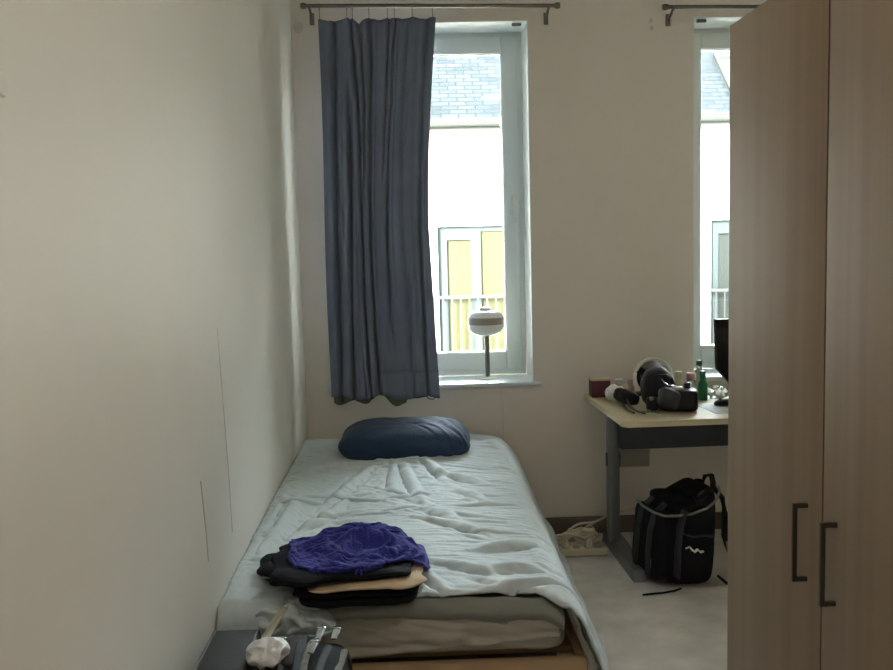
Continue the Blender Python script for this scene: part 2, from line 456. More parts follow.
b.cyl((SAGX[0], YR, 2.493), (SAGX[0], YR-.004, 2.452), .0016, 6)
b.bm.verts.ensure_lookup_table()
bmesh.ops.translate(b.bm, vec=(-SAGX[0], -YR, -2.506), verts=b.bm.verts)
r0 = b.build('curtain_ring', 'steel')
pos = ['leftmost', 'second from left', 'third from left', 'fourth from left', 'fifth from left', 'sixth from left', 'second from right', 'rightmost']
for i, x in enumerate(SAGX):
    r = r0 if i == 0 else r0.copy()
    if i: COL.objects.link(r)
    r.location = (x, YR, 2.506-.0165*(x+.418))
    tag(r, 'thin metal hook ring on the curtain rod, %s of eight' % pos[i], 'curtain ring', 'hook rings holding the blue curtain')

# ------------------------------------------------------------------ bed
bed = thing('bed_frame', (-.04, 3.45, 0), 'single pine bed frame standing along the left wall', 'bed')
BX0, BX1, BY0, BY1 = -.525, .425, 2.445, 4.48
MB().box(BX0, BX1, BY0, BY0+.028, .17, .315, .006).build('foot_rail', 'bedwood', bed)
MB().box(BX1-.026, BX1, BY0+.03, BY1-.03, .17, .305, .004).build('side_rail', 'bedwood', bed)
MB().box(BX0, BX0+.026, BY0+.03, BY1-.03, .17, .305, .004).build('side_rail', 'bedwood', bed)
MB().box(BX0, BX1, BY1-.028, BY1, .17, .40, .006).build('head_rail', 'bedwood', bed)
for x in (BX0+.03, BX1-.075):
    for y in (BY0+.031, BY1-.075):
        MB().box(x, x+.045, y, y+.045, 0, .30, .003).build('leg', 'bedwood', bed)
b = MB()
for i in range(14): b.box(BX0+.027, BX1-.027, 2.56+i*.135, 2.62+i*.135, .285, .300)
b.build('slats', 'bedwood', bed)

def mshape(p): return p
mt = blob('mattress', (-.06, 3.465, .377), (.89, 1.99, .14), 'sheet', None, e=(.12, .32), amp=.009, ns=13, seed=2, nu=160, nv=30)
tag(mt, 'single mattress in a beige fitted sheet on the pine bed frame', 'mattress')
# loose flap of sheet at the foot: rumpled, slanting hem
def flap(u, v):
    x = -.50+.85*u
    low = .375-.055*(1-u)**1.0*1.1
    z = .46+(low-.46)*v
    w = .007*noise.noise(Vector((x*14, z*30, 1)))+.003*math.sin(x*9+z*60)+.006*(1-abs(noise.noise(Vector((x*8+z*20, z*30, 5))))*3)
    y = 2.452-.010*math.sin(PI*min(1, v*1.2))+w
    if v < .15: y += .03*(1-v/.15)
    return (x, y, z)
grid('sheet_flap', flap, 90, 16, 'sheet', mt, thick=.003)

CR = []
raw = [[(-0.217, 3.849), (-0.373, 3.218)], [(-0.123, 3.872), (-0.122, 3.38)], [(-0.094, 3.868), (-0.02, 3.302)], [(-0.02, 3.302), (0.141, 2.99)],
       [(0.002, 3.908), (0.093, 3.494)], [(0.093, 3.494), (0.22, 3.274)], [(0.06, 3.68), (0.209, 3.538)], [(0.013, 3.116), (0.195, 2.932)],
       [(-0.332, 3.899), (-0.501, 3.752)], [(-0.359, 4.248), (-0.53, 4.17)], [(-0.05, 2.675), (0.046, 2.467)], [(0.008, 2.713), (0.202, 2.567)],
       [(0.121, 2.616), (0.383, 2.657)], [(0.139, 2.458), (0.381, 2.549)], [(-0.46, 3.421), (-0.491, 2.764)], [(0.337, 4.149), (0.388, 3.607)],
       [(0.256, 4.265), (0.393, 4.041)], [(0.386, 3.132), (0.399, 2.763)], [(0.131, 2.81), (0.354, 2.884)], [(-0.275, 3.399), (-0.433, 2.948)], [(-0.325, 3.154), (-0.414, 3.051)]]
for k, (p, q) in enumerate(raw):
    CR.append((p[0], p[1], q[0], q[1], .016 if k % 3 else .022, .011 if k % 2 else .014))
for k in range(26):
    x = random.uniform(-.5, .38); y = random.uniform(2.5, 4.3); a = random.uniform(-.5, .9); L = random.uniform(.08, .22)
    CR.append((x, y, x+L*math.cos(a), y-L*math.sin(a), random.uniform(.010, .018), random.uniform(.003, .006)))
YE = 2.44        # foot end of the mattress
def over(x):      # how far the duvet hangs past the foot end
    pts = [(-.56, .13), (-.50, .12), (-.43, .075), (-.36, .035), (-.28, .012), (-.1, .0), (.05, -.012), (.18, -.022), (.28, -.01), (.36, .03), (.42, .05), (.5, .02), (.7, -.02)]
    return interp([p[0] for p in pts], [p[1] for p in pts], x)
TOPW = .94        # -.548 .. .392
def duv(u, v, K=1.):
    s = -.02+u*1.43                   # across, metres of cloth
    # cross profile
    if s < .03: x = -.546+max(0, s)*.1; dz = .045*(1-max(0, s)/.03)**1.5+ (-.02-min(0, s))*0
    elif s < .03+.87: x = -.545+(s-.03); dz = 0
    else:
        q = s-.90; R = .085; ang = min(q/R, 1.16)
        x = .325+R*math.sin(ang); dz = R*(1-math.cos(ang))
        if q > R*1.16:
            e = q-R*1.16
            sl = 1.16
            x += e*math.cos(sl); dz += e*math.sin(sl)
    flat_x = min(x, .6)
    ov = over(flat_x)
    Ltot = (4.42-YE)+ov
    yy = v*Ltot                       # from the head end
    y = 4.42-yy; dy = 0
    past = yy-(4.42-YE-.03)
    if past > 0:
        R = .05; ang = min(past/R, 1.45)
        y = (YE+.03)-R*math.sin(ang); dy = R*(1-math.cos(ang))
        if past > R*1.45:
            e = past-R*1.45; y -= e*math.cos(1.45); dy += e*math.sin(1.45)
        dy *= .9
    side = max(0, min(1, (s-.90)/.1))
    if side > 0:      # the hanging side keeps going straight past the foot
        y2 = 4.42-yy-side*.0
        y = y+(y2-y)*side; dy *= (1-side)
    top = .488+.031*max(0, min(1, (y-3.0)/1.2))
    top += .018*math.exp(-((x+.02)/.35)**2)*1.0
    # falls away at the head-right corner
    cr = math.hypot(max(0, x-.12)/.30, max(0, y-4.20)/.24)
    top -= .05*max(0, cr-.75)**1.6*2.0
    z = top-dz-dy
    zz = K*1.5*crease(x, y, CR)*(1-.6*side)
    zz += K*.006*noise.noise(Vector((x*5, y*4, 1.5)))+.003*noise.noise(Vector((x*16, y*11, 4)))
    if side > 0:
        wv = .010*math.sin(y*13+1.5*math.sin(y*4))*side*min(1, max(0, s-.95)*4)
        x += wv*.7+zz*.5; zz *= .4
    z += zz
    # puff by the left wall, sinking in mid-length
    z += .03*math.exp(-((x+.50)/.07)**2)*max(0, math.sin((y-2.4)*1.9))*.8
    x = max(x, -.546)
    # side hem lifts slightly so that it clears the floor
    z = max(z, .05)
    return Vector((x, y, z))
N1, N2 = 150, 200
def settle_duvet():
    prox = grid('duvet_form', lambda u, v: duv(u, v, .9)-Vector((.004*max(0, min(1, (u-.64)*10)), 0, .008)), 110, 150, None, None); prox.data.flip_normals()
    collider(prox, .003, 40); collider(bpy.data.objects['wall_left'], .003, 5)
    o = grid('duvet', lambda u, v: duv(u, v, .95)+Vector((0, 0, .006*noise.noise(Vector((u*22, v*30, 3))))), N1, N2, 'duvet', None)
    g = o.vertex_groups.new(name='hold')
    for vtx in o.data.vertices:
        x, y, z = vtx.co; w_ = 0
        if -.34 < x < .16 and 3.95 < y < 4.23: w_ = .9
        if -.36 < x < -.04 and 2.42 < y < 2.74: w_ = .9
        if y < 2.46: w_ = max(w_, .35)
        if y > 4.39: w_ = max(w_, .6)
        if x < -.54: w_ = max(w_, .3)
        if x > .54 : w_ = max(w_, .25)
        if w_: g.add([vtx.index], w_, 'REPLACE')
    clothmod(o, mass=.25, tension=20, bending=GB, grow=GROW, pin='hold', dist=.003, q=6, pinstiff=1.)
    simulate([o], 26)
    bpy.data.objects.remove(prox); drop_modifiers(bpy.data.objects['wall_left'])
    md = o.modifiers.new('sub', 'SUBSURF'); md.levels = 1; md.render_levels = 1
    md = o.modifiers.new('t', 'SOLIDIFY'); md.thickness = .008; md.offset = -1
    return o
GROW, GB = .075, .3
import time; _t = time.time()
dv = settle_duvet()
print('duvet sim', time.time()-_t)
tag(dv, 'pale grey-green rumpled duvet spread over the bed and hanging down its right side', 'duvet')
# underside layer showing below the foot hem
def under(u, v):
    x = -.44+.80*u
    p = duv((x+.575)/1.43+.0, .985, 0)
    ov = over(x)
    sag = .062+.012*math.sin(x*9)-.02*max(0, -x*1.0)
    y = min(p.y+.02, 2.46)-.006-.022*math.sin(PI*min(1, v*1.15)) + .004*noise.noise(Vector((x*10, v*3, 2)))
    z = p.z-.012-sag*v+.005*noise.noise(Vector((x*12, v*2, 7)))
    if u > .93: z -= (u-.93)/.07*.03
    return (x, y, z)
o = grid('duvet_underside', under, 120, 18, 'duvet_in', dv, thick=.004); o['label'] = 'grey-beige underside showing below the foot hem'

# bunched corner of the duvet cover on the left foot end
def bunch(u, v):
    x = -.455+.20*u; 
    a = v*PI*1.15
    r = .034+.012*math.sin(u*5)+.005*math.sin(v*19+u*4)
    y = 2.435-.016*math.sin(a)*1.6
    z = .462+.018-.045*v*(1.5-.4*u)+r*.5*math.cos(a)*.8+.006*math.sin(u*16+v*6)-.035*abs(u-.5)
    k = .010*(1-abs(noise.noise(Vector((x*22, v*3.5, 4))))*3)
    return (x+.012*math.sin(v*5), y-.012-k, z+k*.6)
o = grid('turned_corner', bunch, 60, 40, 'duvet', dv, thick=.004)

# navy pillow
def pshape(p):
    k = 1-.10*(abs(p.x)**4)
    return Vector((p.x*(1-.03*abs(p.z)), p.y*k, p.z*(1-.22*abs(p.x)**6)*(1 if p.z > 0 else .8)))
PC = []
def pil(u, v):
    a = 2*PI*u; b = -PI/2+PI*v
    x = sgn(math.cos(b), .55)*sgn(math.cos(a), .42); y = sgn(math.cos(b), .55)*sgn(math.sin(a), .42); z = sgn(math.sin(b), .75)
    p = pshape(Vector((x, y, z)))
    q = Vector((p.x*.285, p.y*.16, p.z*.084))
    # creases running to the right-hand corner
    c = 0
    for k, (x0, sl) in enumerate(((.0, .7), (.05, .8), (.10, .9), (.15, .7), (.20, .5))):
        d = (q.x-x0)-(-q.y+.05)*sl
        c += math.exp(-(d/.009)**2)*math.exp(-((q.y+.02)/.10)**2)*(.006 if k % 2 else -.006)
    n = noise.noise(q*11+Vector((4, 1, 2)))*.007+noise.noise(q*26)*.003
    q += Vector((x*.4, y*.6, z)).normalized()*(n+(c if z > 0 else 0))
    return q
T = Matrix.Translation((-.082, 4.085, .577)) @ Matrix.Rotation(math.radians(-1), 4, 'Z') @ Matrix.Rotation(math.radians(6), 4, 'X')
pl = grid('pillow', pil, 160, 80, 'navy', None, closeu=True, T=T)
tag(pl, 'plump navy blue pillow lying across the head of the bed', 'pillow')

# ------------------------------------------------------------------ pile of clothes
def slab(name, c, sx, sy, th, m, parent=None, rot=0, seed=0, layers=1, bend=.01, label=None):
    """folded cloth: a soft rounded pad with wavy edges and visible fold layers"""
    def fn(u, v):
        a = 2*PI*u; b = -PI/2+PI*v
        x = sgn(math.cos(b), .28)*sgn(math.cos(a), .38); y = sgn(math.cos(b), .28)*sgn(math.sin(a), .38); z = sgn(math.sin(b), .8)
        q = Vector((x*sx/2, y*sy/2, z*th/2))
        k = noise.noise(Vector((q.x*9+seed, q.y*9, seed)))
        edge = max(abs(x), abs(y))**6
        q.z += bend*k+.003*noise.noise(Vector((q.x*30, q.y*30, seed+5)))
        q.x += edge*.024*noise.noise(Vector((q.y*14, seed, 1))); q.y += edge*.022*noise.noise(Vector((q.x*14, seed, 2)))
        # grooves between the layers of the fold
        if layers > 1:
            q.x *= 1-.018*edge*(math.cos(z*PI*layers)**2); q.y *= 1-.025*edge*(math.cos(z*PI*layers)**2)
        return q
    T = Matrix.Translation(c) @ Matrix.Rotation(rot, 4, 'Z')
    return grid(name, fn, 140, 36, m, parent, closeu=True, T=T)
t = thing('folded_trousers', (-.18, 2.56, .50), 'folded black trousers at the bottom of the clothes pile on the bed', 'trousers', None)
slab('trouser_leg', (-.185, 2.545, .515), .32, .36, .026, 'black', t, .04, 1, 2)
slab('trouser_leg', (-.195, 2.55, .535), .34, .35, .022, 'black', t, .0, 2, 2)
s1 = slab('folded_shirt', (-.165, 2.55, .553), .31, .36, .016, 'beigecloth', None, -.03, 3, 1)
tag(s1, 'folded beige shirt edge peeking out between the black clothes', 'shirt')
s2 = slab('folded_jacket', (-.235, 2.565, .570), .38, .35, .026, 'black', None, .12, 4, 3, .012)
tag(s2, 'folded black jacket lying under the crumpled royal blue top', 'jacket')
# dark sleeve trailing to the left
slab('sleeve', (-.375, 2.605, .530), .17, .26, .030, 'black', s2, .35, 9, 2, .02)
slab('sleeve', (-.365, 2.575, .549), .15, .20, .022, 'black', s2, -.25, 14, 2, .02)
MB().box(-.448, -.424, 2.50, 2.522, .546, .549, .001).build('garment_tag', 'white', s2)
MB().box(-.435, -.40, 2.59, 2.63, .560, .566, .001).build('lining_edge', 'beigecloth', s2)
def settle_sweater():
    names = ('duvet', 'folded_jacket', 'folded_shirt')
    cols = [bpy.data.objects[n] for n in names]
    for c in cols: collider(c, .003, 40); c.modifiers['col'].settings.use_culling = False
    RG = [(-.33, 2.66, -.25, 2.72, .020, .034), (-.27, 2.60, -.29, 2.70, .014, .022), (-.25, 2.72, -.17, 2.77, .024, .040), (-.17, 2.77, -.08, 2.72, .022, .038), (-.08, 2.72, -.055, 2.62, .016, .026),
          (-.21, 2.66, -.10, 2.64, .022, .044), (-.24, 2.56, -.20, 2.66, .015, .030), (-.17, 2.58, -.08, 2.60, .014, .018), (-.13, 2.70, -.10, 2.64, .013, .030), (-.31, 2.62, -.22, 2.59, .012, .020)]
    def hgt(x, y):
        b_ = .040*math.exp(-(((x+.18)/.12)**2+((y-2.69)/.09)**2)); m_ = 0
        xx = x+.018*noise.noise(Vector((x*9, y*9, 1))); yy = y+.018*noise.noise(Vector((x*9, y*9, 9)))
        for x0, y0, x1, y1, w_, a_ in RG:
            dx, dy = x1-x0, y1-y0; t_ = max(0, min(1, ((xx-x0)*dx+(yy-y0)*dy)/(dx*dx+dy*dy)))
            m_ = max(m_, a_*math.exp(-((math.hypot(xx-x0-t_*dx, yy-y0-t_*dy)/w_)**1.6)))
        return b_+m_*.8
    def fn(u, v, K=1, up=.018):
        a = 2*PI*u; r = v
        R = 1+.08*math.sin(a*3+.6)+.06*math.sin(a*5+2)
        x = -.212+.190*R*math.cos(a)*r; y = 2.59+.178*R*math.sin(a)*r
        h = .8*hgt(x, y+.055)+K*(.022*noise.noise(Vector((x*13, y*13, 2)))+.016*noise.noise(Vector((x*26, y*26, 5))))
        return Vector((x, y, .578+up+h*(1-.5*r**6)+.004-.02*max(0, r-.8)/.2))
    form = grid('sweater_form', lambda u, v: fn(u, v*.93, 0, 0), 60, 24, None, None); form.data.flip_normals()
    form.modifiers.new('c', 'COLLISION'); form.modifiers['c'].settings.thickness_outer = .003; form.modifiers['c'].settings.cloth_friction = 50; form.modifiers['c'].settings.use_culling = False
    n = 90
    def sq(u, v):          # square to disc, so that the mesh has no pole
        a, b_ = 2*u-1, 2*v-1
        x = a*math.sqrt(1-b_*b_/2); y = b_*math.sqrt(1-a*a/2)
        return fn((math.atan2(y, x)/(2*PI)) % 1, math.hypot(x, y))
    o = grid('crumpled_sweater', sq, n, n, 'blue', None)
    clothmod(o, mass=.3, tension=15, bending=.25, grow=.28, dist=.003, q=6, selfc=False)
    simulate([o], 32)
    drop_modifiers(*cols); bpy.data.objects.remove(form)
    md = o.modifiers.new('sub', 'SUBSURF'); md.levels = 1; md.render_levels = 1
    md = o.modifiers.new('t', 'SOLIDIFY'); md.thickness = .004; md.offset = 0
    return o
_t = time.time()
bl = settle_sweater()
print('sweater sim', time.time()-_t, [min(v.co[k] for v in bl.data.vertices) for k in range(3)], [max(v.co[k] for v in bl.data.vertices) for k in range(3)])
tag(bl, 'crumpled royal blue sweater on top of the clothes pile', 'sweater')
# ------------------------------------------------------------------ suitcase and bag at the foot of the bed
t = thing('suitcase', (-.475, 2.02, 0), 'slim dark grey suitcase standing between the left wall and the black bag', 'suitcase')
MB().box(-.535, -.415, 1.70, 2.29, .02, .498, .014, 3).build('shell', 'charcoal', t)
b = MB(); zt = .5
for x in (-.527, -.423):
    b.tube([(x, 1.70, .47), (x, 1.72, zt-.003), (x, 2.272, zt-.003), (x, 2.292, .47), (x, 2.292, .06)], .004, 8)
b.build('piping', 'greytrim', t)
b = MB(); b.tube([(-.475, 1.80, .498), (-.475, 1.81, .52), (-.475, 1.93, .52), (-.475, 1.94, .498)], .009, 8)
b.build('handle', 'bpblack', t)
for y in (1.76, 2.22):
    MB().lathe([(.0, -.05), (.02, -.05), (.022, -.045), (.022, .045), (.02, .05), (0, .05)], (-.475, y, .022), 16, 'X').build('wheel', 'blackgloss', t)

t = thing('travel_bag', (-.29, 2.0, 0), 'black bag with straps and silver buckles at the foot of the bed', 'bag')
blob('body', (-.29, 2.015, .244), (.215, .56, .486), 'bpblack', t, e=(.35, .35), amp=.008, ns=9, seed=5)
for i, (x, w, mm, z1) in enumerate(((-.372, .009, 'bpgrey', .468), (-.345, .008, 'bpnet', .478), (-.297, .010, 'bpgrey', .482), (-.272, .009, 'bpnet', .482), (-.240, .010, 'bpgrey', .478), (-.212, .009, 'bpnet', .468))):
    pts = []
    for k in range(15):
        q = k/14; a = -.15+q*1.5
        pts.append((x+.012*math.sin(q*3+i), 1.79+.50*math.sin(min(a, PI/2)) if a > 0 else 1.79+a*.3, z1+.012+.006*math.sin(q*9+i)-(.0 if q < .72 else (q-.72)*.45)))
    MB().tube(pts, w, 8, .55).build('strap', mm, t)
for i, (x, y, z) in enumerate(((-.350, 2.19, .500), (-.262, 2.255, .496), (-.226, 2.27, .488), (-.268, 2.15, .508))):
    b = MB(); b.tube([(x-.006, y-.045, z), (x-.002, y-.02, z+.008), (x, y+.01, z+.008), (x+.004, y+.032, z-.002)], [.007, .010, .010, .007], 8, .45)
    b.box(x-.012, x+.010, y-.012, y+.004, z+.002, z+.014, .003)
    b.build('buckle', 'silver', t)
blob('grip_panel', (-.318, 2.16, .490), (.05, .16, .02), 'charcoal', t, e=(.5, .5), amp=.003, ns=20)
# cream strap hanging from the bed onto the bag, ending in crumpled film
b = []
def strap(u, v):
    pts = [(-.372, 2.400, .503), (-.380, 2.376, .497), (-.388, 2.335, .494), (-.395, 2.26, .494), (-.398, 2.19, .496), (-.397, 2.13, .498)]
    i = min(int(v*5), 4); f = v*5-i
    p = Vector(pts[i]).lerp(Vector(pts[i+1]), f)
    w = .004+.007*math.sin(PI*min(1, .15+v*.75))
    return (p.x+(u-.5)*2*w, p.y, p.z+.002*math.sin(u*6+v*8))
o = grid('cloth_strap', strap, 6, 30, 'cream', None, thick=.002)
tag(o, 'narrow cream cloth strap trailing from the bed corner onto the bag', 'strap')
o = blob('plastic_wrap', (-.372, 2.115, .508), (.075, .075, .034), 'tissue', None, e=(.8, .8), amp=.014, ns=40, seed=3, ridge=True)
tag(o, 'crumpled white plastic wrap lying on the black bag', 'wrap')

# ------------------------------------------------------------------ wardrobe
WX, WD, WH = .857, .60, 2.0
t = thing('wardrobe', (1.16, 2.0, 0), 'tall light oak wardrobe with two doors on the right', 'wardrobe')
Y0, YG, Y1 = 1.385, 1.983, 2.612
b = MB(); x0 = WX+.022; x1 = WX+WD
b.box(x0, x1, Y1-.018, Y1, 0, WH, .001); b.box(x0, x1, Y0, Y0+.018, 0, WH, .001)
b.box(x0, x1, Y0+.018, Y1-.018, WH-.018, WH); b.box(x0, x1, Y0+.018, Y1-.018, .07, .088)
b.box(x1-.008, x1, Y0+.018, Y1-.018, .088, WH-.018); b.box(x0+.03, x0+.045, Y0+.018, Y1-.018, 0, .07)
b.box(x0+.02, x1-.01, YG-.009, YG+.009, .088, WH-.018)
b.build('body', 'wood', t)
for (ya, yb, hy) in ((YG+.004, Y1, 2.062), (Y0, YG-.004, 1.914)):
    d = MB().box(WX, WX+.019, ya, yb, .075, WH, .0012).build('door', 'wood', t)
    e = MB(); ye = ya if ya > YG else yb
    e.box(WX+.0005, WX+.0195, ye-.0012, ye+.0012, .076, WH-.001); e.build('edge_band', 'wood_d', d)
    h = MB()
    h.box(WX-.034, WX-.024, hy-.005, hy+.005, .655, .835, .001)
    h.box(WX-.025, WX, hy-.005, hy+.005, .655, .665, .001); h.box(WX-.025, WX, hy-.005, hy+.005, .825, .835, .001)
    h.build('handle', 'darksteel', d)

# ------------------------------------------------------------------ desk
t = thing('desk', (1.5, 4.1, 0), 'birch-topped desk with grey metal legs below the right window', 'desk')
DZ = .70
DT = Matrix.Translation((.78, 4.455, 0)) @ Matrix.Rotation(math.radians(2.2), 4, 'Z') @ Matrix.Translation((-.78, -4.48, 0))
b = MB(DT); b.prism([(.768, 4.478), (.775, 3.79), (.80, 3.765), (2.2, 3.765), (2.2, 4.478)], DZ-.026, DZ, 'Z')
o = b.build('tabletop', 'desktop', t)
md = o.modifiers.new('b', 'BEVEL'); md.width = .004; md.segments = 2
MB(DT).box(.86, 2.05, 4.14, 4.19, .50, .655, .003).build('modesty_beam', 'deskbeam', t)
def deskleg(x):
    b = MB(DT)
    b.box(x-.048, x+.004, 4.20, 4.25, .06, .674, .006)
    L = b.build('leg', 'deskleg', t)
    b = MB(DT); b.prism([(4.42, 0), (4.42, .04), (4.26, .075), (4.18, .075), (3.86, .05), (3.85, .0)], x-.028, x+.026, 'X')
    f = b.build('foot_bar', 'deskleg', L)
    b = MB(DT); b.box(x-.02, x+.02, 3.86, 4.40, .655, .6735, .003); b.build('top_bracket', 'deskleg', L)
    b = MB(DT); b.box(x+.005, x+.010, 4.21, 4.235, .41, .47, .002); b.build('cable_slot', 'blackgloss', L)
    b = MB(DT); b.box(x-.054, x-.049, 4.21, 4.235, .41, .47, .002); b.build('cable_slot', 'blackgloss', L)
deskleg(.865); deskleg(2.08)
for x in (.862,):
    MB(DT).cyl((x+.0, 3.80, .672), (x+.0, 3.80, .6765), .008).build('screw', 'blackgloss', t)

# things on the desk (z = DZ)
Z = DZ+.0005
t = thing('maroon_box', (.825, 4.36, Z), 'maroon square box with a pale lid on the left end of the desk', 'box')
MB().box(.785, .872, 4.335, 4.42, Z, Z+.078, .004).build('body', 'maroon', t)
MB().box(.781, .876, 4.331, 4.424, Z+.0785, Z+.09, .003).build('lid', 'creampl', t)
o = blob('crumpled_tissue', (.875, 4.245, Z+.034), (.075, .06, .064), 'tissue', None, e=(.9, .9), amp=.010, ns=30, seed=6, ridge=True)
tag(o, 'crumpled white and pink tissue in front of the maroon box', 'tissue')
def bottle(name, x, y, r, h, m, capm, label, cat, capr=None, neck=.5, caph=.02, g=None):
    t = thing(name, (x, y, Z), label, cat, g)
    capr = capr or r*neck
    hb = h-caph
    MB().lathe([(0, 0), (r*.92, 0), (r, .006), (r, hb*.62), (r*.93, hb*.74), (capr*.9, hb*.9), (capr*.85, hb), (0, hb)], (x, y, Z), 24).build('body', m, t)
    MB().lathe([(0, 0), (capr, 0), (capr, caph*.9), (capr*.85, caph), (0, caph)], (x, y, Z+hb+.0003), 20).build('cap', capm, t)
    return t
bottle('pill_jar', .925, 4.40, .024, .075, 'creampl', 'white', 'short cream jar with white lid right of the maroon box', 'jar', neck=.85)
bottle('cosmetic_bottle', .972, 4.37, .020, .075, 'pinkpl', 'pinkpl', 'small pale pink bottle between the cream jar and the round mirror', 'bottle', neck=.7)
bottle('cosmetic_bottle', .935, 4.31, .016, .06, 'pinkpl', 'cream' if 0 else 'creampl', 'smallest pink bottle, behind the black case', 'bottle', neck=.8)
# black case with two trailing legs
t = thing('mini_tripod', (.90, 4.12, Z), 'small black folding tripod lying left of the camera bag', 'tripod')
T = Matrix.Translation((.905, 4.15, Z+.032)) @ Matrix.Rotation(.35, 4, 'Y')
blob('head', (0, 0, 0), (.115, .07, .062), 'blacksoft', t, e=(.6, .6), T=T)
MB().tube([(.88, 4.13, Z+.028), (.872, 4.05, Z+.012), (.868, 3.99, Z+.006), (.882, 3.90, Z+.005)], [.008, .007, .005, .004], 8).build('leg', 'blackgloss', t)
MB().tube([(.90, 4.12, Z+.025), (.895, 4.04, Z+.010), (.90, 3.96, Z+.006), (.925, 3.885, Z+.004)], [.007, .006, .005, .004], 8).build('leg', 'greytrim', t)
MB().tube([(.94, 4.15, Z+.038), (.97, 4.15, Z+.045), (.99, 4.14, Z+.04)], [.014, .011, .008], 8).build('neck', 'blackgloss', t)
MB().lathe([(0, -.002), (.006, -.002), (.006, .002), (0, .002)], (.902, 4.119, Z+.036), 14, 'Y').build('knob', 'silver', t)
# keys
t = thing('key_ring', (.955, 3.93, Z), 'bunch of keys on a ring at the front edge of the desk', 'keys')
MB().tube([(.955+.014*math.cos(a), 3.93+.014*math.sin(a), Z+.002) for a in [2*PI*i/18 for i in range(18)]], .0014, 6, closed=True).build('ring', 'silver', t)
for i, a in enumerate((.2, 1.5, 2.9, -1.1)):
    T = Matrix.Translation((.955, 3.93, Z+.0035+.0022*(i % 2))) @ Matrix.Rotation(a, 4, 'Z')
    b = MB(T); b.lathe([(0, -.001), (.009, -.001), (.009, .001), (0, .001)], (.022, 0, 0), 14); b.box(.028, .055, -.003, .003, -.001, .001)
    b.build('key', 'steel' if i % 2 else 'blackgloss', t)
# round mirror
t = thing('round_mirror', (1.045, 4.31, Z), 'round table mirror with a white rim behind the black camera bag', 'mirror')
mc = (1.055, 4.27, Z+.098)
T = Matrix.Translation(mc) @ Matrix.Rotation(-.12, 4, 'X')
b = MB(T); b.tube([(.084*math.cos(a), 0, .084*math.sin(a)) for a in [2*PI*i/48 for i in range(48)]], .008, 10, closed=True); b.build('rim', 'white', t)
MB(T).lathe([(0, -.003), (.082, -.003), (.082, .004), (0, .004)], (0, 0, 0), 40, 'Y').build('glass', 'mirror', t)
MB().lathe([(0, 0), (.05, 0), (.05, .006), (.01, .008), (0, .008)], (1.055, 4.29, Z), 24).build('base', 'white', t)
# camera bag: tall rounded hood in front of the mirror, squat block at its right
t = thing('camera_bag', (1.05, 4.02, Z), 'black padded camera bag in front of the round mirror', 'bag')
def cbs(p): return Vector((p.x*(1-.18*p.z), p.y, p.z))
T = Matrix.Translation((1.025, 4.06, Z+.088)) @ Matrix.Rotation(math.radians(-12), 4, 'Y')
blob('hood', (0, 0, 0), (.150, .14, .172), 'blacksoft', t, e=(.75, .75), T=T, shape=cbs, amp=.004, ns=14)
T = Matrix.Translation((1.085, 3.965, Z+.048)) @ Matrix.Rotation(math.radians(-14), 4, 'Z')
blob('body', (0, 0, 0), (.165, .12, .094), 'blackgloss', t, e=(.35, .35), T=T, amp=.003, ns=12)
T = Matrix.Translation((1.035, 3.925, Z+.058)) @ Matrix.Rotation(math.radians(20), 4, 'Y')
blob('pouch', (0, 0, 0), (.085, .07, .085), 'bpgrey', t, e=(.5, .5), T=T, amp=.003, ns=20)
MB().tube([(1.02, 3.99, Z+.135), (1.03, 3.975, Z+.118), (1.045, 3.965, Z+.108), (1.07, 3.955, Z+.104), (1.10, 3.95, Z+.098)], [.003, .006, .007, .006, .004], 8, .5).build('grey_strap', 'silver', t)
MB().tube([(1.01, 4.0, Z+.145), (1.04, 3.985, Z+.15), (1.065, 3.99, Z+.135), (1.07, 4.0, Z+.11)], .007, 8, .6).build('handle', 'blackgloss', t)
MB().box(1.055, 1.10, 3.925, 3.955, Z+.094, Z+.104, .003).build('label_patch', 'white', t)
MB().box(1.112, 1.135, 3.95, 3.98, Z+.085, Z+.118, .004).build('buckle', 'blackgloss', t)
MB().box(.955, 1.0, 3.965, 4.0, Z, Z+.055, .008).build('side_pocket', 'blacksoft', t)
MB().box(.962, .982, 3.958, 3.9655, Z+.045, Z+.062, .003).build('clasp', 'silver', t)
# bottles by the window
bottle('lotion_bottle', 1.165, 4.245, .026, .125, 'creampl', 'creampl', 'cream lotion bottle just right of the round mirror', 'bottle', neck=.6, caph=.03)
bottle('spray_bottle', 1.188, 4.13, .030, .135, 'clearpl', 'pinkpl', 'clear plastic bottle with a dusty pink cap on the desk', 'bottle', neck=.65, caph=.03)
bottle('soda_bottle', 1.275, 4.30, .030, .165, 'clearpl', 'green', 'tall clear bottle with a green cap beside the window', 'bottle', neck=.45, caph=.022)
bottle('cleaner_bottle', 1.262, 4.20, .022, .13, 'green', 'green', 'green bottle between the pink-capped bottle and the monitor', 'bottle', neck=.6, caph=.03)
o = blob('clear_packet', (1.335, 4.24, Z+.024), (.10, .07, .046), 'clearpl', None, e=(.9, .9), amp=.012, ns=30, seed=9, ridge=True)
tag(o, 'crumpled clear plastic packet left of the monitor', 'packet')
o = blob('plastic_bag', (1.43, 4.20, Z+.03), (.09, .06, .058), 'clearpl', None, e=(.9, .9), amp=.012, ns=26, seed=12, ridge=True)
tag(o, 'clear plastic bag bunched up under the monitor', 'bag')
b = MB(Matrix.Translation((1.36, 3.99, Z)) @ Matrix.Rotation(.1, 4, 'Z')); b.box(-.16, .2, -.12, .12, 0, .002, 0)
tag(b.build('mouse_pad', 'paper'), 'white sheet lying under the black mouse', 'mat')
t = thing('computer_mouse', (1.29, 4.02, Z+.0025), 'black computer mouse on the white sheet', 'mouse')
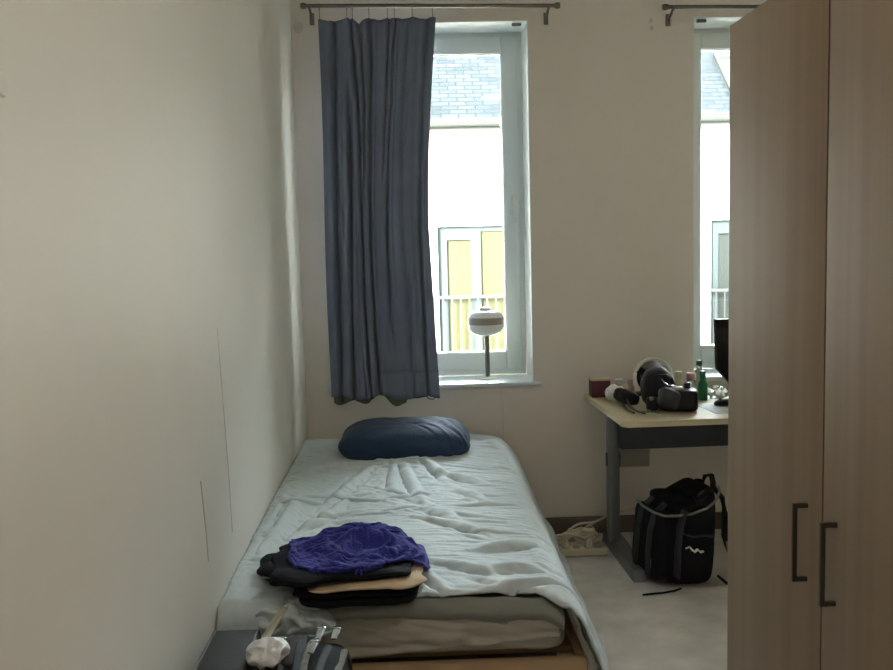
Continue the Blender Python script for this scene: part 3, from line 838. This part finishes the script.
def ms(p): return Vector((p.x, p.y*(1-.12*p.x), p.z if p.z > 0 else p.z*.2))
blob('shell', (1.315, 4.02, Z+.0085), (.115, .062, .048), 'blackgloss', t, e=(.8, .8), shape=ms)
MB().lathe([(0, -.003), (.008, -.003), (.008, .003), (0, .003)], (1.285, 4.02, Z+.028), 16, 'Y').build('scroll_wheel', 'charcoal', t)
# monitor turned to the chair, seen by its left edge
t = thing('monitor', (1.62, 4.26, Z), 'black flat monitor standing on the desk, partly behind the wardrobe', 'monitor')
T = Matrix.Translation((1.322, 4.205, 0)) @ Matrix.Rotation(math.radians(4), 4, 'Z')
b = MB(T); b.prism([(0, 1.062), (.56, 1.062), (.56, .80), (.50, .76), (.075, .76), (.008, .835)], 0, .028); o = b.build('screen_housing', 'blackgloss', t)
MB(T).box(.02, .54, -.002, .0005, .84, 1.05).build('screen', 'blackgloss', t)
MB(T).box(.245, .315, .03, .055, Z+.012, .95, .004).build('stand_neck', 'blackgloss', t)
MB(T).box(.17, .39, -.05, .12, Z, Z+.012, .004).build('stand_base', 'blackgloss', t)

# ------------------------------------------------------------------ table lamp on the sill
lx, ly, lz = .325, 4.655, WZ[0]+.0205
t = thing('table_lamp', (lx, ly, lz), 'mushroom-shaped white table lamp on the window sill', 'lamp')
MB().lathe([(0, 0), (.062, 0), (.064, .003), (.06, .007), (.012, .010), (0, .010)], (lx, ly, lz), 36).build('base', 'white', t)
MB().lathe([(0, 0), (.0115, 0), (.0115, .215), (0, .215)], (lx, ly, lz+.010), 20).build('stem', 'steel', t)
zs = .972
MB().lathe([(.012, 0), (.045, .004), (.073, .018), (.088, .04), (.0895, .058)], (lx-.005, ly, zs), 40).build('lamp_shade', 'lampwhite', t)
MB().lathe([(.0895, 0), (.090, .004), (.090, .030), (.087, .034)], (lx-.005, ly, zs+.0585), 40).build('shade_band', 'lampband', t)
MB().lathe([(.087, 0), (.080, .016), (.062, .028), (.035, .034), (.0, .035)], (lx-.005, ly, zs+.0925), 40).build('shade_cap', 'lampwhite', t)
MB().lathe([(.0, 0), (.03, 0), (.028, .012), (.0, .013)], (lx-.005, ly, zs+.1275), 24).build('top_knob', 'lampwhite', t)
b = MB(); b.tube([(lx+.05, ly-.02, lz+.003), (lx+.055, ly-.10, lz+.003), (lx+.05, ly-.17, lz+.003), (lx+.05, YB-.034, lz-.02), (lx+.06, YB-.02, lz-.10), (lx+.062, YB-.008, .40), (lx+.062, YB-.016, .10)], .0022, 6)
b.build('power_cord', 'white', t)

# ------------------------------------------------------------------ wall socket
t = thing('wall_socket', (1.02, YB, .33), 'double ivory wall socket under the desk', 'socket')
MB().box(.945, 1.095, YB-.010, YB, .325, .408, .003).build('plate', 'socket', t)
for x in (.983, 1.058):
    b = MB(); b.lathe([(.0, -.004), (.024, -.004), (.027, -.013), (.030, -.013), (.031, -.009), (.031, -.0)], (0, 0, 0), 28, 'Y')
    bmesh.ops.translate(b.bm, vec=(x, YB-.0, .3665), verts=b.bm.verts)
    b.build('outlet', 'socket', t)

# ------------------------------------------------------------------ floor backpack
t = thing('backpack', (1.07, 3.93, 0), 'black backpack with grey stripes standing on the floor under the desk', 'backpack')
# local axes: +x = the front (pockets), y = side to side, z up
ang = math.radians(193)
BT = Matrix.Translation((1.047, 3.885, 0)) @ Matrix.Rotation(ang, 4, 'Z') @ Matrix.Rotation(math.radians(-5), 4, 'Y')
def bshape(p):
    # deep at the bottom, sloping lid: front is lower than the back
    zz = p.z
    if zz > 0: zz = zz*(.76-.26*p.x)
    return Vector((p.x*(1-.10*max(0, p.z)), p.y*(1-.08*max(0, p.z)), zz))
blob('body', (0, 0, .212), (.23, .29, .42), 'bpblack', t, e=(.35, .3), amp=.008, ns=10, seed=4, T=BT, shape=bshape)
blob('front_pocket', (.115, 0, .16), (.075, .26, .29), 'bpblack', t, e=(.4, .35), amp=.006, ns=12, seed=8, T=BT)
for y in (-.055, .055):
    b = MB(BT); pts = [(.157, y*1.1, .03), (.162, y, .12), (.160, y, .22), (.145, y, .29), (.10, y, .33)]
    b.tube(pts, .022, 10, .25); b.build('compression_strap', 'bpgrey', t)
# wide grey stripe where front meets side
b = MB(BT); b.tube([(.075, .152, .05), (.082, .156, .15), (.080, .154, .25), (.06, .142, .325)], .026, 10, .3); b.build('side_stripe', 'bpgrey', t)
# pale piping round the lid
b = MB(BT)
pip = [(.150, -.10, .305), (.160, -.02, .300), (.155, .06, .296), (.135, .12, .296), (.09, .152, .305), (.03, .158, .315), (-.03, .157, .335), (-.075, .150, .365), (-.10, .135, .40), (-.108, .10, .425)]
pp = []
for i in range(len(pip)-1):
    for k in range(4):
        pp.append(Vector(pip[i]).lerp(Vector(pip[i+1]), k/4))
b.tube(pp, .0055, 8); b.build('piping', 'bpnet', t)
blob('lid', (-.01, 0, .325), (.22, .27, .07), 'bpblack', t, e=(.5, .5), amp=.010, ns=12, seed=10, T=BT)
b = MB(BT); b.tube([(-.105, -.03, .36), (-.118, -.02, .43), (-.118, .03, .445), (-.105, .07, .42), (-.10, .075, .36)], .012, 10, .6); b.build('grab_handle', 'bpblack', t)
b = MB(BT); b.tube([(.02, -.05, .35), (.03, .0, .395), (.03, .06, .40), (.0, .11, .375), (-.02, .13, .34)], .011, 10, .6); b.build('lid_strap', 'bpblack', t)
blob('side_pocket', (.0, .148, .13), (.16, .04, .20), 'bpblack', t, e=(.4, .5), amp=.004, ns=20, T=BT)
b = MB(BT); b.tube([(-.07, .163, .22), (-.03, .172, .228), (.03, .172, .225), (.07, .166, .235)], .005, 8); b.build('pocket_hem', 'bpgrey', t)
# white lettering-like patch
b = MB(BT)
b.tube([(.055, .1685, .175), (.040, .1715, .182), (.028, .173, .170), (.020, .173, .165)], .004, 8)
b.tube([(.018, .174, .160), (.005, .175, .172), (-.010, .175, .160), (-.022, .174, .164)], .008, 8, .5)
b.build('logo_patch', 'white', t)
for s_ in (1, -1):
    b = MB(BT)
    b.tube([(-.115, s_*.06, .40), (-.145, s_*.085, .36), (-.155, s_*.10, .29), (-.15, s_*.115, .22)], .022, 10, .45)
    b.tube([(-.15, s_*.115, .22), (-.155, s_*.14, .17), (-.172, s_*.16, .12), (-.182, s_*.17, .075), (-.175, s_*.172, .035), (-.150, s_*.165, .022), (-.115, s_*.145, .05)], [.02, .018, .017, .016, .014, .012, .010], 10, .5)
    o = b.build('shoulder_strap', 'bpblack', t)
    MB(BT).tube([(-.150, s_*.137, .19), (-.158, s_*.166, .135), (-.168, s_*.180, .10), (-.168, s_*.186, .06), (-.150, s_*.178, .04)], [.010, .012, .013, .012, .008], 8, .5).build('strap_padding', 'bpnet', o)
MB(BT).cyl((.150, .065, .10), (.150, .068, .065), .004).build('zip_pull', 'silver', t)
b = MB(); b.tube([(.862, 3.675, .006), (.90, 3.68, .007), (.95, 3.69, .006), (1.0, 3.705, .007), (1.03, 3.72, .010)], [.006, .007, .006, .006, .005], 8, .6)
b.build('hip_strap', 'bpblack', t)

# ------------------------------------------------------------------ power strip and cable tangle
t = thing('power_strip', (.73, 4.21, 0), 'ivory power strip lying on the floor beside the desk foot', 'power strip')
MB().box(.60, .825, 4.17, 4.225, .001, .035, .008, 3).build('housing', 'cable', t)
for i in range(4):
    MB().lathe([(.0, 0), (.017, 0), (.018, .002), (0, .002)], (.632+.05*i, 4.197, .0352), 16).build('outlet', 'socket', t)
for i, x in enumerate((.64, .70)):
    tt = thing('power_plug', (x, 4.20, .037), 'ivory plug standing in the %s end of the power strip' % ('left' if i == 0 else 'middle'), 'plug')
    MB().lathe([(0, 0), (.016, 0), (.016, .018), (.009, .034), (.005, .04), (0, .04)], (x+.05*i-.008+.0*i, 4.197, .0375), 16).build('body', 'cable', tt)
rnd = random.Random(3)
def spline(P, n=8):
    out = []
    P = [Vector(p) for p in P]
    for i in range(len(P)-1):
        a = P[max(0, i-1)]; b_ = P[i]; c = P[i+1]; d = P[min(len(P)-1, i+2)]
        for k in range(n):
            t_ = k/n
            out.append(.5*((2*b_)+(c-a)*t_+(2*a-5*b_+4*c-d)*t_*t_+(-a+3*b_-3*c+d)*t_**3))
    out.append(P[-1]); return out
mains = [
    ([(.62, 4.30, .02), (.68, 4.32, .05), (.76, 4.34, .09), (.86, 4.36, .13), (1.0, 4.36, .165), (1.2, 4.38, .17)], 'ivory cable rising from the tangle towards the wall under the desk'),
    ([(.60, 4.34, .012), (.66, 4.36, .055), (.72, 4.36, .095), (.80, 4.36, .105), (.90, 4.38, .14), (1.1, 4.40, .155)], 'ivory cable second from the top, running from the tangle behind the backpack'),
]
for P, lb in mains:
    b = MB(); b.tube(spline(P), .006, 8); tag(b.build('power_cable', 'cable'), lb, 'cable', None)
for i in range(9):
    P = []
    cx, cy = rnd.uniform(.66, .76), rnd.uniform(4.29, 4.36)
    a0 = rnd.uniform(0, 6); rx, ry = rnd.uniform(.05, .10), rnd.uniform(.03, .06)
    for k in range(9):
        a = a0+k*rnd.uniform(.7, 1.1)
        P.append((cx+rx*math.cos(a)*rnd.uniform(.7, 1.1), min(4.49, cy+ry*math.sin(a)), .010+.010*i*.6+rnd.uniform(0, .035)*(1 if k % 2 else .3)))
    b = MB(); b.tube(spline(P), .0055, 8)
    tag(b.build('coiled_cable', 'cable'), 'ivory cable coiled in the tangle on the floor between bed and desk', 'cable', 'coiled cables in the tangle behind the power strip')
o = blob('power_adapter', (.755, 4.30, .072), (.055, .045, .035), 'cable', None, e=(.4, .4))
tag(o, 'pale power adapter resting on top of the cable tangle', 'adapter')

# ------------------------------------------------------------------ outside
FY = 12.0
wx = [.239-3.468, .239, 3.707, 3.707+3.468]
WWd = 1.10
bt = thing('apartment_house', (2, FY, -4), 'white rendered house with a slate roof across the street', 'house')
b = MB()
xs = [-9]+[q for x in wx for q in (x, x+WWd)]+[14]
for i in range(0, len(xs), 2): b.box(xs[i], xs[i+1], FY, FY+.4, -4, 2.80)
for x in wx: b.box(x, x+WWd, FY, FY+.4, 1.623, 2.80); b.box(x, x+WWd, FY, FY+.4, -4, -.55)
b.build('wall', 'facade', bt)
for i, x in enumerate(wx):
    b = MB(); z0, z1 = -.55, 1.623; y0, y1 = FY+.10, FY+.17
    b.box(x, x+.05, y0, y1, z0, z1); b.box(x+WWd-.05, x+WWd, y0, y1, z0, z1); b.box(x+.05, x+WWd-.05, y0, y1, z1-.07, z1); b.box(x+.05, x+WWd-.05, y0, y1, z0, z0+.08)
    b.box(x+.42, x+.55, y0-.02, y1, z0+.08, z1-.07)
    b.box(x+.05, x+.12, y0-.02, y0, z0+.08, z1-.07); b.box(x+.12, x+.42, y0-.02, y0, z1-.17, z1-.07)
    w = b.build('window', 'ofr', bt)
    MB().box(x+.05, x+.42, y0+.03, y0+.05, z0+.08, z1-.07).build('blind' if i == 1 else 'pane', 'oblind' if i == 1 else 'oglass', w)
    MB().box(x+.55, x+WWd-.05, y0+.03, y0+.05, z0+.08, z1-.07).build('pane', 'oblind' if i == 1 else 'oglass', w)
    b = MB(); b.box(x-.09, x+WWd+.09, FY-.07, FY-.04, .72, .755); b.box(x-.09, x+WWd+.09, FY-.07, FY-.04, -.42, -.39)
    for k in range(12):
        xx = x-.06+k*(WWd+.12)/11; b.box(xx-.007, xx+.007, FY-.062, FY-.048, -.39, .72)
    for xx in (x-.07, x+WWd+.07):
        b.box(xx-.01, xx+.01, FY-.05, FY, .66, .68); b.box(xx-.01, xx+.01, FY-.05, FY, -.37, -.35)
    b.build('balcony_rail', 'orail', bt)
SL = .84
b = MB(); b.prism([(11.80, 2.86), (11.80, 2.90), (17.5, 2.90+SL*5.7), (17.5, 2.86+SL*5.7)], -9, 14, 'X'); b.build('roof', 'slate', bt)
b = MB(); b.box(-9, 14, 11.70, 11.82, 2.83, 2.93, .02); b.build('gutter', 'ogutter', bt)
for x in (.05, 1.02, 4.2):
    MB().box(x, x+.03, 11.69, 11.83, 2.82, 2.94).build('gutter_bracket', 'ogdark', bt)
b = MB(); b.box(-9, 14, 11.83, 12.0, 2.78, 2.85); b.build('eaves_board', 'ogdark', bt)
# roof window lying in the slope
y0, y1 = 12.25, 12.87
def rz(y): return 2.90+SL*(y-11.80)
b = MB()
for (xa, xb, ya, yb) in ((4.0, 4.06, y0-.4, y1), (4.84, 4.90, y0-.4, y1), (4.06, 4.84, y1-.07, y1), (4.06, 4.84, y0-.4, y0-.33)):
    V = [b.bm.verts.new((x, y, rz(y)+d)) for d in (0, .06) for x, y in ((xa, ya), (xb, ya), (xb, yb), (xa, yb))]
    b.bm.faces.new(V[:4]); b.bm.faces.new(V[4:])
    for k in range(4): b.bm.faces.new((V[k], V[(k+1) % 4], V[4+(k+1) % 4], V[4+k]))
sk = b.build('roof_window', 'ogutter', bt)
b = MB(); ya, yb = y0-.33, y1-.07
V = [b.bm.verts.new((x, y, rz(y)+d)) for d in (0.005, .03) for x, y in ((4.06, ya), (4.84, ya), (4.84, yb), (4.06, yb))]
b.bm.faces.new(V[:4]); b.bm.faces.new(V[4:])
for k in range(4): b.bm.faces.new((V[k], V[(k+1) % 4], V[4+(k+1) % 4], V[4+k]))
b.build('pane', 'oglass', sk)
o = MB().box(-9, 14, 4.9, 12, -4.05, -4).build('street', 'street'); o['kind'] = 'structure'

# ------------------------------------------------------------------ light
w = bpy.data.worlds.new('World'); sc.world = w; w.use_nodes = True
bg = w.node_tree.nodes['Background']
bg.inputs['Color'].default_value = (.86, .93, 1, 1); bg.inputs['Strength'].default_value = 3.0
for k, (a0, a1) in enumerate((W1, W2)):
    L = bpy.data.lights.new('sky_portal', 'AREA'); L.shape = 'RECTANGLE'; L.size = a1-a0; L.size_y = WZ[1]-WZ[0]
    L.cycles.is_portal = True
    o = bpy.data.objects.new('sky_portal', L); COL.objects.link(o)
    o.location = ((a0+a1)/2, YB+TH+.02, (WZ[0]+WZ[1])/2); o.rotation_euler = (-PI/2, 0, 0)
# overcast-bright sun on the house opposite
S = bpy.data.lights.new('sun', 'SUN'); S.energy = 22.0; S.angle = math.radians(20); S.color = (1, .97, .9)
o = bpy.data.objects.new('sun', S); COL.objects.link(o)
d = Vector((.40, .88, -.25)).normalized()      # travels away from our room, onto the facade opposite
o.rotation_euler = d.to_track_quat('-Z', 'Y').to_euler()
# added soft sky-like fill from over the roof opposite, brightens the room through both windows
S2 = bpy.data.lights.new('sky_fill', 'SUN'); S2.energy = 21.0; S2.angle = math.radians(60); S2.color = (.86, .94, 1)
o = bpy.data.objects.new('sky_fill', S2); COL.objects.link(o)
o.rotation_euler = Vector((-.50, -.70, -.58)).normalized().to_track_quat('-Z', 'Y').to_euler()
# ceiling lamp of the room
t = thing('ceiling_lamp', (.71, .83, ZC-.09), 'round white ceiling lamp behind the viewer', 'lamp')
MB().lathe([(0, 0), (.11, 0), (.11, .05), (0, .05)], (.71, .83, ZC-.052), 32).build('housing', 'white', t)
L = bpy.data.lights.new('ceiling_bulb', 'AREA'); L.shape = 'DISK'; L.size = .2; L.energy = 4.0; L.color = (1, .94, .86)
o = bpy.data.objects.new('ceiling_bulb', L); COL.objects.link(o); o.location = (.71, .83, ZC-.056)

# ------------------------------------------------------------------ camera
cam = bpy.data.cameras.new('camera'); cam.sensor_width = 36; cam.lens = 950/893*36; cam.clip_start = .05
co = bpy.data.objects.new('camera', cam); COL.objects.link(co)
yaw, pit, roll = .027, .0983, .025
f = Vector((math.sin(yaw)*math.cos(pit), math.cos(yaw)*math.cos(pit), -math.sin(pit)))
r_ = Vector((math.cos(yaw), -math.sin(yaw), 0)); dn = f.cross(r_)
rr = r_*math.cos(roll)+dn*math.sin(roll); dd = -r_*math.sin(roll)+dn*math.cos(roll)
co.matrix_world = Matrix((( rr.x, -dd.x, -f.x, 0), (rr.y, -dd.y, -f.y, 0), (rr.z, -dd.z, -f.z, 1.44), (0, 0, 0, 1)))
sc.camera = co
sc.view_settings.view_transform = 'Standard'; sc.view_settings.look = 'None'
sc.view_settings.exposure = 1.05; sc.view_settings.gamma = 1
sc.cycles.use_denoising = True
sc.cycles.max_bounces = 14; sc.cycles.diffuse_bounces = 12; sc.cycles.transparent_max_bounces = 16
sc.cycles.sample_clamp_indirect = 0
